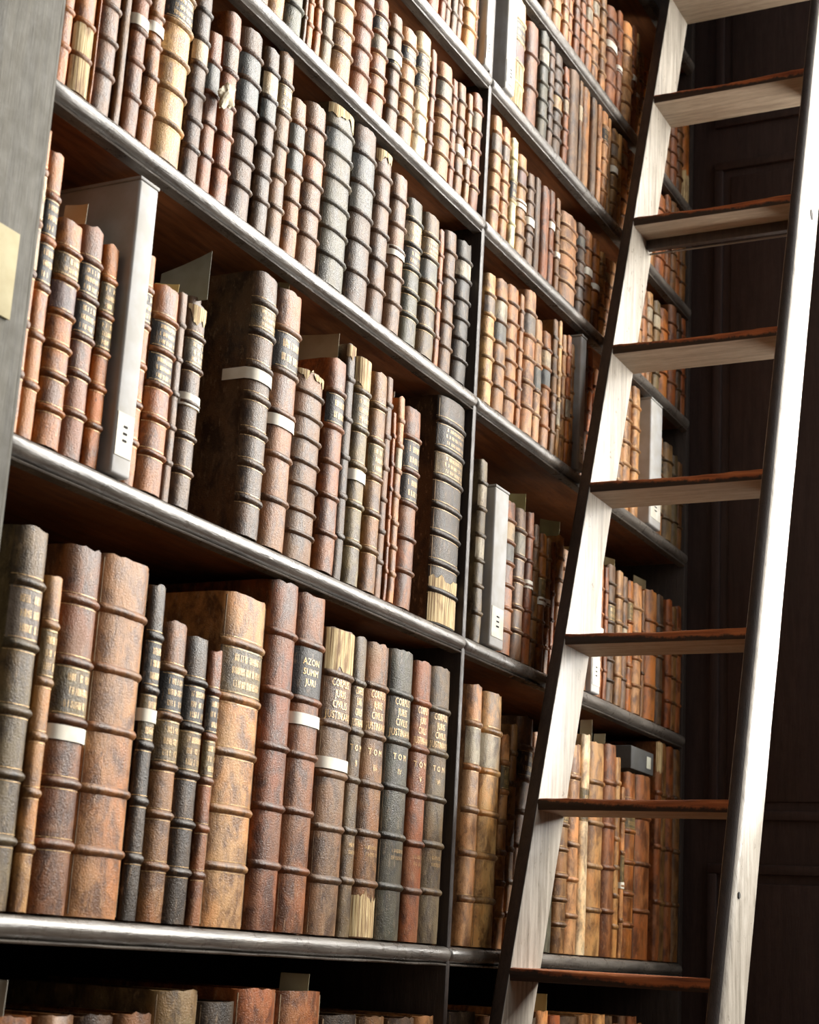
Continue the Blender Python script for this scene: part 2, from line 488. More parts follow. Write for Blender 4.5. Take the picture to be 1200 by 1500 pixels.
def wood_mat(name, stops, rough=(.35, .55), scale=(14, 14, 1.2), spec=.5, bump=.35, worn=None, axis_rnd=True):
    t = NT(name)
    v = coords(t, scale, axis_rnd)
    g = t.n('ShaderNodeTexNoise', {'Vector': v, 'Scale': 6.0, 'Detail': 8.0, 'Roughness': .62, 'Distortion': .6}).outputs[0]
    f = t.n('ShaderNodeTexNoise', {'Vector': coords(t, tuple(s * 5 for s in scale)), 'Scale': 8.0, 'Detail': 5.0}).outputs[0]
    c = t.ramp(g, stops)
    c = t.mix(t.ramp(f, [(.3, G(.35)), (.6, G(0))]), c, t.mix(1.0, c, (.5, .46, .42, 1), 'MULTIPLY'))
    s = t.n('ShaderNodeTexNoise', {'Vector': coords(t, (1, 1, 1)), 'Scale': 32.0, 'Detail': 7.0, 'Roughness': .75}).outputs[0]
    if worn:
        c = t.mix(t.ramp(s, [(worn[1], G(0)), (worn[1] + .05, G(1))]), c, worn[0])
    t.link(c, t.b.inputs['Base Color'])
    t.link(t.ramp(s, [(.35, G(rough[0])), (.65, G(rough[1]))]), t.b.inputs['Roughness'])
    t.b.inputs['Specular IOR Level'].default_value = spec
    h = t.n('ShaderNodeMath', {0: f, 1: s}, operation='ADD').outputs[0]
    t.bump(h, bump, .0015)
    return t.m

LEATHER = leather_mat(); PAPER = paper_mat(); PAGES = pages_mat(); TORN = torn_mat(); GILT = gilt_mat()
NOSE = wood_mat('varnished_grey_nosing', [(.3, srgb(72, 67, 63)), (.6, srgb(114, 108, 101)), (.8, srgb(134, 127, 118))],
                rough=(.22, .42), scale=(1.4, 12, 12), spec=.6, worn=(srgb(168, 158, 146), .70))
BOARD = wood_mat('oiled_shelf_wood', [(.3, srgb(92, 54, 32)), (.6, srgb(134, 84, 50)), (.8, srgb(150, 98, 62))],
                 rough=(.36, .5), scale=(1.2, 12, 12), spec=.5, bump=.15)
CASE = wood_mat('dark_case_wood', [(.3, srgb(40, 33, 30)), (.7, srgb(66, 56, 51))], rough=(.35, .55), scale=(12, 12, 1.2))
PANEL = wood_mat('grey_stained_oak', [(.25, srgb(64, 61, 54)), (.5, srgb(84, 81, 72)), (.75, srgb(98, 94, 84))],
                 rough=(.62, .75), scale=(10, 10, .7), spec=.2)
DARKWALL = wood_mat('near_black_panelling', [(.3, srgb(44, 34, 33)), (.7, srgb(62, 48, 46))], rough=(.5, .7), scale=(10, 10, .9), spec=.3)
RAIL = wood_mat('pale_worn_ladder_wood', [(.28, srgb(128, 120, 108)), (.5, srgb(172, 164, 152)), (.72, srgb(200, 193, 182))],
                rough=(.26, .46), scale=(16, 16, 1.0), worn=(srgb(112, 98, 82), .71))
BACK = wood_mat('shaded_back_boards', [(.3, srgb(22, 18, 18)), (.7, srgb(36, 30, 28))], rough=(.7, .85), spec=.15)  # shade inside the case put into the boards' near-black colour
FLOORM = wood_mat('floor_boards', [(.3, srgb(70, 50, 36)), (.7, srgb(104, 78, 56))], scale=(1, 12, 12))
PLASTER = NT('plaster'); PLASTER.b.inputs['Base Color'].default_value = srgb(170, 164, 150); PLASTER.b.inputs['Roughness'].default_value = .9; PLASTER = PLASTER.m

def tread_front_mat():
    t = NT('worn_tread_wood')
    tc = t.n('ShaderNodeTexCoord'); sp = t.n('ShaderNodeSeparateXYZ', {0: tc.outputs['Object']})
    n1 = t.n('ShaderNodeTexNoise', {'Vector': coords(t, (1, 1, 1)), 'Scale': 46.0, 'Detail': 7.0, 'Roughness': .78}).outputs[0]
    zz = t.n('ShaderNodeMapRange', {'Value': sp.outputs['Z'], 'From Min': -.012, 'From Max': .012})
    yy = t.n('ShaderNodeMapRange', {'Value': sp.outputs['Y'], 'From Min': .17, 'From Max': -.05})
    a = t.n('ShaderNodeMath', {0: zz.outputs[0], 1: n1}, operation='ADD').outputs[0]
    a = t.n('ShaderNodeMath', {0: a, 1: t.n('ShaderNodeMath', {0: yy.outputs[0], 1: .45}, operation='MULTIPLY').outputs[0]}, operation='ADD').outputs[0]
    m = t.ramp(t.n('ShaderNodeMath', {0: a, 1: 2.0}, operation='DIVIDE').outputs[0], [(.60, G(0)), (.70, G(1))])
    gr = t.n('ShaderNodeTexNoise', {'Vector': coords(t, (30, 2, 30)), 'Scale': 5.0, 'Detail': 6.0}).outputs[0]
    bare = t.ramp(gr, [(.3, srgb(108, 52, 24)), (.5, srgb(168, 92, 46)), (.7, srgb(196, 120, 66))])
    paint = t.ramp(gr, [(.3, srgb(30, 22, 18)), (.7, srgb(54, 40, 32))])
    t.link(t.mix(m, paint, bare), t.b.inputs['Base Color'])
    t.b.inputs['Roughness'].default_value = .5
    t.bump(t.n('ShaderNodeMath', {0: n1, 1: gr}, operation='ADD').outputs[0], .7, .002)
    return t.m
TREADF = tread_front_mat()
TREADU = wood_mat('dusty_tread_underside', [(.3, srgb(132, 116, 98)), (.7, srgb(170, 154, 134))], rough=(.5, .7), scale=(14, 1.2, 14), spec=.3)
EDGEDARK = wood_mat('shaded_rail_edge', [(.3, srgb(40, 30, 25)), (.7, srgb(66, 52, 44))], rough=(.45, .6), scale=(16, 16, 1), worn=(srgb(120, 84, 50), .72))  # dark tone carries the shade of the unlit rail edge
METAL = NT('dull_iron'); METAL.b.inputs['Base Color'].default_value = srgb(120, 114, 108); METAL.b.inputs['Metallic'].default_value = .8; METAL.b.inputs['Roughness'].default_value = .4; METAL = METAL.m
BLACK = NT('hole_dark'); BLACK.b.inputs['Base Color'].default_value = srgb(24, 18, 16); BLACK.b.inputs['Roughness'].default_value = .9; BLACK = BLACK.m

# ------------------------------------------------------------------ the setting
X_PANEL, X_DIV, X_END = 1.392, 2.604, 3.872
SHELF_Z = dict(S0=1.8969, S1=1.6211, S2=1.3280, S3=0.9848, S4=0.5448, S5=0.0242, S6=-0.6090, ST=2.3100)
box('floor', -2.5, 5.2, -4.5, 0.6, -0.06, 0.0, FLOORM, bev=0.0, kind='structure')

# dark end wall: pier next to the bookcase, then the window opening
wall = bpy.data.objects.new('wall_right', None); COL.objects.link(wall); wall['kind'] = 'structure'
box('pier', X_END, 4.25, WIN_Y0 + .01, 0.45, 0, 6.4, DARKWALL, wall, .004)
box('apron', X_END + .02, 4.25, WIN_Y1 - .05, WIN_Y0 + .009, 0, WIN_Z0, DARKWALL, wall, .004)
box('far_pier', X_END, 4.25, -4.4, WIN_Y1 - .051, 0, 6.4, DARKWALL, wall, .004)
box('lintel', X_END + .02, 4.25, WIN_Y1 - .05, WIN_Y0 + .009, WIN_Z1, 6.4, DARKWALL, wall, .004)
def panel_frame(y0, y1, z0, z1, t=.022):
    bm = bmesh.new()
    for (a, b, c, d) in ((y0, y1, z0, z0 + t), (y0, y1, z1 - t, z1), (y0, y0 + t, z0 + t, z1 - t), (y1 - t, y1, z0 + t, z1 - t)):
        add_box(bm, X_END - .010, X_END + .004, a, b, c, d, .003)
    bm_obj('panel_moulding', bm, DARKWALL, wall)
    box('raised_panel', X_END - .006, X_END + .004, y0 + t + .02, y1 - t - .02, z0 + t + .02, z1 - t - .02, DARKWALL, wall, .004)
panel_frame(-.50, -.06, Z0 + 2.12, Z0 + 3.4)
panel_frame(-.50, -.06, Z0 + .35, Z0 + 2.02)
panel_frame(-.50, -.06, Z0 - .9, Z0 + .25)
win = bpy.data.objects.new('window_1', None); COL.objects.link(win); win['kind'] = 'structure'
GLASSY = NT('window_bar_paint').m
for k in range(4):
    yy = WIN_Y0 + (WIN_Y1 - WIN_Y0) * k / 3
    box('window_bar', 4.22, 4.245, yy - .012, yy + .012, WIN_Z0, WIN_Z1, PLASTER, win, .003)
for k in range(7):
    zz = WIN_Z0 + (WIN_Z1 - WIN_Z0) * k / 6
    box('window_bar', 4.215, 4.24, WIN_Y1, WIN_Y0, zz - .012, zz + .012, PLASTER, win, .003)

# ------------------------------------------------------------------ bookcase
case = empty('bookcase', (0, 0, 0), 'tall dark wooden bookcase with two bays of book-filled shelves and rounded grey nosings', 'bookcase')
BD = 0.36
def slab(name, x0, x1, y0, y1, z0, z1, mat, bev=.002): return box(name, x0, x1, y0, y1, z0, z1, mat, case, bev)
# wide end panel standing proud of the shelves
slab('end_panel', X_PANEL - .46, X_PANEL - .022, -.030, BD, 0, Z0 + 2.6, PANEL, .003)
slab('end_panel_bead', X_PANEL - .0215, X_PANEL - .006, -.022, BD, 0, Z0 + 2.6, PANEL, .005)
slab('divider', X_DIV - .007, X_DIV + .009, -.006, BD, 0, Z0 + 2.6, CASE, .004)
slab('side_panel', X_END - .028, X_END - .002, -.002, BD, 0, Z0 + 2.6, CASE, .003)
for k in range(10):                       # back boards
    xa = X_PANEL - .05 + k * (X_END - X_PANEL + .05) / 10; xb = xa + (X_END - X_PANEL + .05) / 10 - .003
    slab('back_board', xa, xb, BD, BD + .018, 0, Z0 + 2.6, BACK, .002)
def nosing(parent, x0, x1, z):
    # bullnose with a fillet below: profile in (y, z), swept in x, ends rounded back
    prof = [(.012, 0.0), (.004, .0006), (-.002, .0004)]
    R_, cz = .0125, -.0125
    for i in range(9):
        a = math.radians(90 + i * 20)
        prof.append((.0005 + R_ * math.cos(a), cz + R_ * math.sin(a)))
    prof += [(.002, -.0262), (-.0045, -.0274), (-.0062, -.0288), (-.0048, -.0304), (.012, -.0310)]
    n = max(8, int((x1 - x0) / .035)); vs = []; fs = []
    P = len(prof)
    xs = [x0, x0 + .003, x0 + .008] + [x0 + .008 + (x1 - x0 - .016) * i / n for i in range(1, n)] + [x1 - .008, x1 - .003, x1]
    sh = [.004, .0012, 0] + [0] * (n - 1) + [0, .0012, .004]
    for xi, x in enumerate(xs):
        for (py, pz) in prof:
            wob = .0009 * noise.noise(Vector((x * 9, py * 60, z * 5 + pz * 60))) + .0007 * noise.noise(Vector((x * 42, py * 90, pz * 90 + z)))
            y = py + (sh[xi] if py < .002 else 0) + (wob if py < .003 else 0)
            vs.append((x, y, z - .0022 + pz + (wob if py < .003 else 0)))
    for i in range(len(xs) - 1):
        for j in range(P - 1):
            a = i * P + j; fs.append((a, a + P, a + P + 1, a + 1))
    fs.append(tuple(range(P))[::-1]); L0 = (len(xs) - 1) * P
    fs.append(tuple(range(L0, L0 + P)))
    return mesh('nosing', vs, fs, NOSE, parent, sharp=38)
for nm, z in SHELF_Z.items():
    for (x0, x1) in ((X_PANEL - .005, X_DIV - .0105), (X_DIV + .0105, X_END - .0285)):
        zt = Z0 + z
        b = slab('shelf_board', x0, x1, .0125, BD - .001, zt - .024, zt, BOARD, .0015)
        nosing(b, x0 if x0 < 2 else x0 - .010, x1 if x0 > 2 else x1 + .0105, zt)
plate = bmesh.new(); add_box(plate, 1.235, 1.342, -.0335, -.0305, Z0 + .650, Z0 + .752, .001)

# ------------------------------------------------------------------ books
C_ = dict(t=(184, 134, 88), o=(170, 104, 48), l=(206, 156, 102), b=(132, 92, 60), r=(144, 86, 52), p=(124, 92, 76),
          d=(90, 66, 50), g=(86, 83, 76), k=(62, 49, 40), c=(232, 212, 170), w=(206, 202, 192), n=(178, 126, 88), q=(120, 99, 76),
          S=(196, 196, 196))
L_ = dict(k=(40, 34, 30), v=(108, 92, 54), b=(86, 90, 88), w=(176, 164, 138), g=(120, 112, 92), q=(118, 104, 90), p=(108, 84, 82), l=(196, 160, 100), o=(176, 104, 44))
NAME = dict(t='tan', o='orange-brown', l='golden tan', b='brown', r='reddish-brown', p='purplish-brown', d='dark brown', g='slate grey',
            k='blackened', c='cream vellum', w='pale', n='pinkish-tan', q='grey-brown')
LNAME = dict(k='black title panel', v='olive title panel', b='blue-grey title panel', w='pale title panel', g='greenish title panel',
             q='greyish title panel', p='purplish title panel', l='golden title panel', o='orange title panel')
CORPUS = 'CORPUS\nJURIS\nCIVILIS\nJUSTINIANI'

def S(x, z, hw, b, sd):
    """front surface of a spine, y for a given x and height"""
    u = min(1.0, abs(x) / hw)
    y = -b * max(0.0, 1 - u ** 3.0) ** .66
    return y + .0009 * noise.noise(Vector((x * 34 + sd, z * 15, sd))) * (1 - u ** 6)

def spine_patch(name, hw, b, sd, z0, z1, off, mat, parent, nx=12, nz=3, ext=0.0, ragged=None, color=None, u0=-.97, u1=.97, sag=0.0):
    vs, fs = [], []
    pts = []
    if ext: pts.append((-hw - off, ext))
    for i in range(nx + 1):
        u = u0 + (u1 - u0) * i / nx
        pts.append((u * hw, None))
    if ext: pts.append((hw + off, ext))
    for k in range(nz + 1):
        for i, (x, yy) in enumerate(pts):
            zz = z0 + (z1 - z0) * k / nz
            if ragged == 'low' and k < nz: zz += (1 - k / nz) * (.018 * noise.noise(Vector((x * 60 + sd, sd, 0))) + .010 * noise.noise(Vector((x * 190, sd, 1))))
            if ragged == 'high' and k > 0: zz += (k / nz) * (.018 * noise.noise(Vector((x * 60 + sd, sd, 0))) + .010 * noise.noise(Vector((x * 190, sd, 1))))
            y = yy if yy is not None else S(x, zz, hw, b, sd) - off
            vs.append((x * (1 + off / hw * .9) if yy is None else x, y, zz + sag * (1 - (x / hw) ** 2)))
    P = len(pts)
    for k in range(nz):
        for i in range(P - 1):
            a = k * P + i; fs.append((a, a + 1, a + P + 1, a + P))
    return mesh(name, vs, fs, mat, parent, color=color)

def spine_text(body, hw, b, sd, zc, size, parent, spacing=1.0):
    cu = bpy.data.curves.new('lettering', 'FONT'); cu.body = body; cu.size = size; cu.align_x = 'CENTER'; cu.align_y = 'CENTER'
    cu.resolution_u = 2; cu.space_line = spacing; cu.space_character = 1.12
    tmp = bpy.data.objects.new('tmp', cu); COL.objects.link(tmp)
    dg = bpy.context.evaluated_depsgraph_get()
    me = bpy.data.meshes.new_from_object(tmp.evaluated_get(dg))
    bpy.data.objects.remove(tmp); bpy.data.curves.remove(cu)
    bm = bmesh.new(); bm.from_mesh(me)
    mx = max([abs(v.co.x) for v in bm.verts] + [1e-6]); k = min(1.0, hw * .76 / mx)
    for v in bm.verts:
        x = v.co.x * k - hw * .13; z = zc + v.co.y
        v.co = Vector((x * 1.01, S(x, z, hw, b, sd) - .0011, z))
    bm.to_mesh(me); bm.free()
    me.materials.append(GILT); me.name = 'gilt_lettering'
    o = bpy.data.objects.new('gilt_lettering', me); COL.objects.link(o); o.parent = parent
    return o

def gilt_marks(hw, b, sd, z0, z1, parent, rows=3, off=.0013, rules=True):
    """tooled rules and worn, unreadable strokes of lettering joined on one panel"""
    rnd = random.Random(int(sd * 1000)); vs, fs = [], []
    def quad(xa, xb, za, zb):
        n = max(1, int((xb - xa) / (hw * .2)))
        for i in range(n):
            x0_, x1_ = xa + (xb - xa) * i / n, xa + (xb - xa) * (i + 1) / n
            s = len(vs)
            for (x, z) in ((x0_, za), (x1_, za), (x1_, zb), (x0_, zb)):
                vs.append((x, S(x, z, hw, b, sd) - off, z))
            fs.append((s, s + 1, s + 2, s + 3))
    if rules:
        for z in (z0 + .0015, z1 - .0021): quad(-hw * .9, hw * .9, z, z + .0006)
    H = (z1 - z0) / (rows + .6)
    for r in range(rows):
        zc = z1 - H * (r + .8); hh = H * .27
        x = -hw * .66 + rnd.random() * hw * .15
        while x < hw * .66:
            wd = rnd.uniform(.0005, .0009)
            if rnd.random() < .82:
                quad(x, x + wd, zc - hh, zc + hh)
                if rnd.random() < .5: zz = zc + rnd.choice((-1, 0, 1)) * hh * .8; quad(x, x + wd * 2.6, zz - .0003, zz + .0003)
            x += rnd.uniform(.0018, .0032)
    return mesh('gilt_lettering', vs, fs, GILT, parent, smooth=False)

def make_book(x0, x1, y, z, h, colour, feats, label, group, rnd, detail=1.0):
    w = x1 - x0 - .0012; hw = w / 2; b = min(.014, max(.003, w * (.17 if 'C' in feats else .23))); sd = rnd.random() * 90 + 1
    nb = 0
    toks = feats.split()
    if toks and toks[0].isdigit(): nb = int(toks[0]); toks = toks[1:]
    rec = 0.0
    for t_ in toks:
        if t_[0] == 'Y': rec = float(t_[1:])
    PLACED.append((x0, x1, z, h))
    root = empty('leather_book', ((x0 + x1) / 2, y + b * .55 + rec, z + .0004), label, 'book', group)
    kk = 1 + rnd.uniform(-.12, .08)
    base = [max(0, min(255, c * kk * (1 + rnd.uniform(-.025, .025)))) for c in C_[colour]]
    base = [base[0], min(255, base[1] * 1.02), base[2] * (1.0 if colour in 'lct' else .88)]
    col = srgb(*base)
    d = min(.31, max(.10, h * .68)); th = min(.003, hw * .35)
    # ---- cover: boards and rounded spine in one shell
    nx = 12; nz = max(8, int(h / .02 * detail))
    arc = [(-hw + 2 * hw * i / nx) for i in range(nx + 1)]
    arc = [hw * math.sin(math.pi / 2 * a / hw) for a in arc]
    prof_o = [(-hw, d), (-hw, .012), (-hw + min(.0014, hw * .2), .006)] + [(a, None) for a in arc] + [(hw - min(.0014, hw * .2), .006), (hw, .012), (hw, d)]
    P = len(prof_o); vs, fs = [], []
    for k in range(nz + 1):
        zz = h * k / nz
        e = min(zz, h - zz)
        pinch = max(0, 1 - e / .006)
        for (px, py) in prof_o:
            if py is None:
                u = abs(px) / hw
                yy = S(px, zz, hw, b, sd) + pinch * .0016 * (1 - u ** 2)
                zo = 0.0
                if k == nz: zo = (.0045 * noise.noise(Vector((px * 70 + sd, 3, sd))) + .0015) * (1 - u ** 4) - .001
                if k == 0: zo = .0012 * abs(noise.noise(Vector((px * 70 + sd, 9, sd)))) * (1 - u ** 4)
                vs.append((px * .995, yy, zz + zo))
            else: vs.append((px, py, zz))
    for k in range(nz):
        for i in range(P - 1):
            a = k * P + i; fs.append((a, a + 1, a + P + 1, a + P))
    base_i = len(vs)
    inner = []
    for (px, py) in prof_o:
        sx = px * (hw - th) / hw
        inner.append((sx, (py if py is not None else S(px, 0, hw, b, sd) + th)))
    for zz in (0.0004, h - .0004):
        for (px, py) in inner: vs.append((px, py, zz))
    for i in range(P - 1):
        fs.append((i, base_i + i, base_i + i + 1, i + 1))
        t0 = nz * P
        fs.append((t0 + i, t0 + i + 1, base_i + P + i + 1, base_i + P + i))
        fs.append((base_i + i, base_i + P + i, base_i + P + i + 1, base_i + i + 1))
    cover = mesh('cover', vs, fs, LEATHER, root, sharp=50, color=col)
    # ---- text block, fore-edge slightly inside the boards
    bt = bmesh.new(); add_box(bt, -hw + th, hw - th, -b * .35, d - .006, .003, h - .005)
    pg = bm_obj('text_block', bt, PAGES, root, smooth=False)
    # ---- raised bands
    hb = min(.0040, .0009 + w * .062) * (1.0 if colour not in 'c' else .6)
    bw = min(.0062, .0016 + h * .0105)
    band_z = []
    for i in range(nb):
        zc = h * (1 - (i + 1) / (nb + 1)) + rnd.uniform(-.002, .002) + h * .012
        band_z.append(zc)
        bs, bf = [], []
        NX, NZ = 10, 6
        for k in range(NZ + 1):
            s = -1 + 2 * k / NZ; bell = math.cos(s * math.pi / 2) ** 1.1 if abs(s) < 1 else 0
            for j in range(NX + 1):
                u = -1 + 2 * j / NX; px = hw * math.sin(math.pi / 2 * u)
                jit = .0008 * noise.noise(Vector((px * 120 + sd, i * 7.3, s * 1.5)))
                zz = zc + s * bw + jit
                o_ = hb * bell + (.0002 if abs(s) < 1 else -.0004)
                bs.append((max(-hw - .0004, min(hw + .0004, px * (1 + .62 * o_ / hw))), S(px, zc, hw, b, sd) - o_ * (1 - .35 * abs(u) ** 4), zz))
        Q = NX + 1
        for k in range(NZ):
            for j in range(NX):
                a = k * Q + j; bf.append((a, a + 1, a + Q + 1, a + Q))
        kd = rnd.uniform(.74, .9); dk = [c * kd for c in base]
        mesh('raised_band', bs, bf, LEATHER, root, color=srgb(*dk))
    zs = [h] + band_z + [0]
    desc = []
    for t_ in toks:
        c0 = t_[0]
        if c0 in L_ and len(t_) >= 2 and t_[1].isdigit():
            i = int(t_[1])
            if i + 1 < len(zs): za, zb = zs[i + 1] + bw * .95, zs[i] - bw * .95
            else: za, zb = h * .6, h * .75
            if i == 0: zb = h - .004
            lab = spine_patch('title_panel', hw, b, sd, za, zb, .0005, LEATHER, root, color=srgb(*L_[c0]))
            if 'g' in t_[2:]: gilt_marks(hw, b, sd, za, zb, lab, rows=3 if zb - za > .03 else 2)
            elif 'A' in t_[2:]:
                spine_text('AZON\nSUMM\nJURI', hw, b, sd, (za + zb) / 2, .0135, lab, 1.1)
            elif c0 in 'kv' and w > .02: gilt_marks(hw, b, sd, za, zb, lab, rows=2)
            desc.append(LNAME[c0])
        elif c0 == 'P':
            zc = h * float(t_[1:]); hh = min(.0085, .004 + w * .12)
            spine_patch('paper_band', hw, b, sd, zc - hh, zc + hh, .0012 + hb * .25, PAPER, root, ext=.035, color=srgb(242, 238, 226), nz=1, u0=-1.0, u1=1.0)
            desc.insert(0, 'white paper band')
        elif c0 == 'T':
            spine_patch('torn_spine_top', hw, b, sd, h * (1 - float(t_[1:])), h - .001, .0007, TORN, root, nz=4, nx=16, ragged='low')
            desc.insert(0, 'torn cream top')
        elif c0 == 'B':
            f = float(t_[1:])
            spine_patch('torn_spine_foot', hw, b, sd, .002, h * f, .0007, TORN, root, nz=4, nx=16, ragged='high')
            desc.insert(0, 'bared pale foot')
        elif c0 == 'C':
            v = int(t_[1:])
            zt = (zs[1] + zs[2]) / 2; sz = (zs[1] - zs[2]) * .215
            spine_text(CORPUS, hw, b, sd, zt, sz, cover, 1.0)
            if v:
                roman = ['', '', 'II', 'III', 'IV', 'V', 'VI'][v]
                spine_text('T O M\n' + roman, hw, b, sd, (zs[2] + zs[3]) / 2, sz * .82, cover, 1.75)
                gilt_marks(hw * .8, b, sd, (zs[4] * .65 + zs[5] * .35) - .014, (zs[4] * .65 + zs[5] * .35) + .014, cover, rows=2, off=.0026, rules=False)
            desc.insert(0, 'gilt CORPUS JURIS title')
    if nb and colour in 'lt' or 'g' in feats:        # fine gilt fillets beside the bands
        vs2, fs2 = [], []
        for zc in band_z:
            for s in (-1, 1):
                zz = zc + s * (bw + .0012)
                q0 = len(vs2)
                for j in range(9):
                    px = hw * math.sin(math.pi / 2 * (-.93 + 1.86 * j / 8))
                    for dz in (-.0003, .0003): vs2.append((px, S(px, zz, hw, b, sd) - .0007, zz + dz))
                for j in range(8): a = q0 + 2 * j; fs2.append((a, a + 2, a + 3, a + 1))
        if vs2: mesh('gilt_fillets', vs2, fs2, GILT, root, smooth=False, kind='stuff')
    root.rotation_euler = (0, rnd.uniform(-.0015, .0015), 0)
    return root

def make_slipcase(x0, x1, y, z, h, label, group, low=True, d=.24, tone=(190, 190, 190)):
    w = x1 - x0 - .0015
    root = empty('slipcase', ((x0 + x1) / 2, y, z + .0004), label, 'box', group)
    bm = bmesh.new(); add_box(bm, -w / 2, w / 2, 0.0, d, 0, h - .004, .0040, 4)
    bx = bm_obj('case', bm, PAPER, root); bx.color = srgb(*tone)
    bm = bmesh.new(); add_box(bm, -w / 2 - .0006, w / 2 + .0006, -.0008, d + .001, h - .0045, h, .0012, 2)
    lid = bm_obj('lid', bm, PAPER, root); lid.color = srgb(*[c * .9 for c in tone])
    if low:
        lz0, lz1 = h * .06, h * .06 + min(.055, h * .2)
        bm = bmesh.new(); add_box(bm, -w * .42, w * .42, -.0009, -.0001, lz0, lz1, .0002, 1)
        lb = bm_obj('shelfmark_label', bm, PAPER, root); lb.color = srgb(232, 230, 220)
        vs, fs = [], []
        for k in range(3):
            q = len(vs); zz = lz0 + (lz1 - lz0) * (.35 + .16 * k)
            vs += [(-w * .1, -.0012, zz), (w * .1, -.0012, zz), (w * .1, -.0012, zz + .003), (-w * .1, -.0012, zz + .003)]
            fs.append((q, q + 1, q + 2, q + 3))
        mesh('shelfmark_print', vs, fs, BLACK, lb, smooth=False)
    return root

ORD = ['', 'first', 'second', 'third', 'fourth', 'fifth', 'sixth', 'seventh', 'eighth', 'ninth', 'tenth', 'eleventh', 'twelfth', 'thirteenth',
       'fourteenth', 'fifteenth', 'sixteenth', 'seventeenth', 'eighteenth', 'nineteenth', 'twentieth']
ROWN = {'Z': 'topmost row', 'A': 'second row', 'B': 'third row', 'C': 'fourth row', 'D': 'fifth row', 'E': 'sixth row', 'F': 'bottom row'}
def place_words(row, seg, i, n):
    bay, r = row[0], row[1]
    if bay == 'L':
        sh = {'A': 'top shelf', 'B': 'second shelf', 'C': 'third shelf', 'D': 'fourth shelf', 'E': 'fifth shelf', 'F': 'bottom shelf'}[r]
        if r in 'CDEF' and i < n // 2: pos = ('beside' if i == 0 else ORD[i + 1] + ' from') + ' end panel'
        else:
            j = n - i; pos = ('beside' if j == 1 else ORD[j] + ' from') + ' divider'
        return pos + ', near bay ' + sh
    sh = {'Z': 'topmost row', 'A': 'second row', 'B': 'third row', 'C': 'fourth row', 'D': 'fifth row', 'E': 'sixth row', 'F': 'bottom row'}[r]
    if seg == 0:
        if i < (n + 1) // 2: pos = ('just past' if i == 0 else ORD[i + 1] + ' past') + ' divider'
        else:
            j = n - i; pos = ('just' if j == 1 else ORD[j]) + ' before ladder'
        return pos + ', far bay ' + sh
    return ('first' if i == 0 else ORD[i + 1]) + ' inside ladder frame, far bay ' + sh

PLACED = []
rng = random.Random(11)
def book_label(colour, feats, w, h, row, seg, i, n):
    size = 'thick' if w > .046 else ('slim' if w < .019 else '')
    desc = ''
    for t_ in feats.split():
        if t_[0] == 'P': desc = 'with white paper band'; break
        if t_[0] == 'T': desc = 'with torn cream top'; break
        if t_[0] == 'B': desc = 'with bared pale foot'; break
        if t_[0] == 'C': desc = 'with gilt title'
        if t_[0] in L_ and len(t_) > 1 and t_[1].isdigit() and not desc: desc = 'with ' + LNAME[t_[0]]
    s = ' '.join(x for x in (size, NAME[colour], 'book', desc) if x)
    return s + ', ' + place_words(row, seg, i, n)

for row, zr, items in ROWS:
    grp = 'old books in the %s bay, row %s' % ('near' if row[0] == 'L' else 'far', {'Z': 'at the very top', 'A': 'on the first lower shelf', 'B': 'on the second shelf', 'C': 'on the third shelf', 'D': 'on the fourth shelf', 'E': 'on the fifth shelf', 'F': 'on the bottom shelf'}[row[1]])
    keys = sorted(SHELF_Z.values()); nxt = [k for k in keys if k > zr + .01]
    top_lim = (nxt[0] - zr - .0395) if nxt else .3
    segn = {0: len([1 for r in items if r[4] == 0]), 1: len([1 for r in items if r[4] == 1])}
    cnt = {0: 0, 1: 0}
    for (x0, x1, h, c, seg, f) in items:
        i = cnt[seg]; cnt[seg] += 1
        h = min(h, top_lim); x1 = min(x1, X_END - .030) if row[0] == 'R' else min(x1, X_DIV - .0115)
        if x1 - x0 < .005: continue
        toks = [t_ for t_ in f.split() if t_ != 'X']
        deep = .0 + rng.uniform(0, .004)
        if c == 'S':
            make_slipcase(x0, x1, -.012 + deep * .5, Z0 + zr, h, 'pale grey slipcase box, ' + place_words(row, seg, i, segn[seg]), 'pale slipcases among the books')
            continue
        make_book(x0, x1, deep, Z0 + zr, h, c, ' '.join(toks), book_label(c, f, x1 - x0, h, row, seg, i, segn[seg]), grp, rng, .8 if row[0] == 'L' else .55)
    # books wholly behind the ladder's rail
    if row[0] == 'R' and segn[1]:
        a = max(r[1] for r in items if r[4] == 0) + .003; b_ = min(r[0] for r in items if r[4] == 1) - .003
        x = a; hh = min(top_lim, sum(r[2] for r in items) / len(items))
        hid = 0
        while x < b_ - .02:
            hid += 1
            w = min(rng.uniform(.028, .042), b_ - x)
            if b_ - x - w < .015: w = b_ - x
            make_book(x, x + w, rng.uniform(0, .004), Z0 + zr, min(top_lim, hh * rng.uniform(.9, 1.0)), rng.choice('tbon'), '5',
                      'brown ribbed book, %s behind left ladder rail, far bay %s' % (ORD[hid], ROWN[row[1]]), grp, rng, .4)
            x += w

# grey archive box lying on top of two books near the far end
bx = empty('archive_box', (3.600, .004, Z0 + .0242 + .4000), 'dark grey archive box with small white label lying on books near end wall', 'box')
bm = bmesh.new(); add_box(bm, -.088, .062, .002, .24, 0.002, .052, .002); o_ = bm_obj('case', bm, PAPER, bx); o_.color = srgb(84, 84, 84)
bm = bmesh.new(); add_box(bm, .012, .040, .0005, .0019, .014, .040, .0002, 1); o_ = bm_obj('label_sticker', bm, PAPER, bx); o_.color = srgb(206, 206, 190)

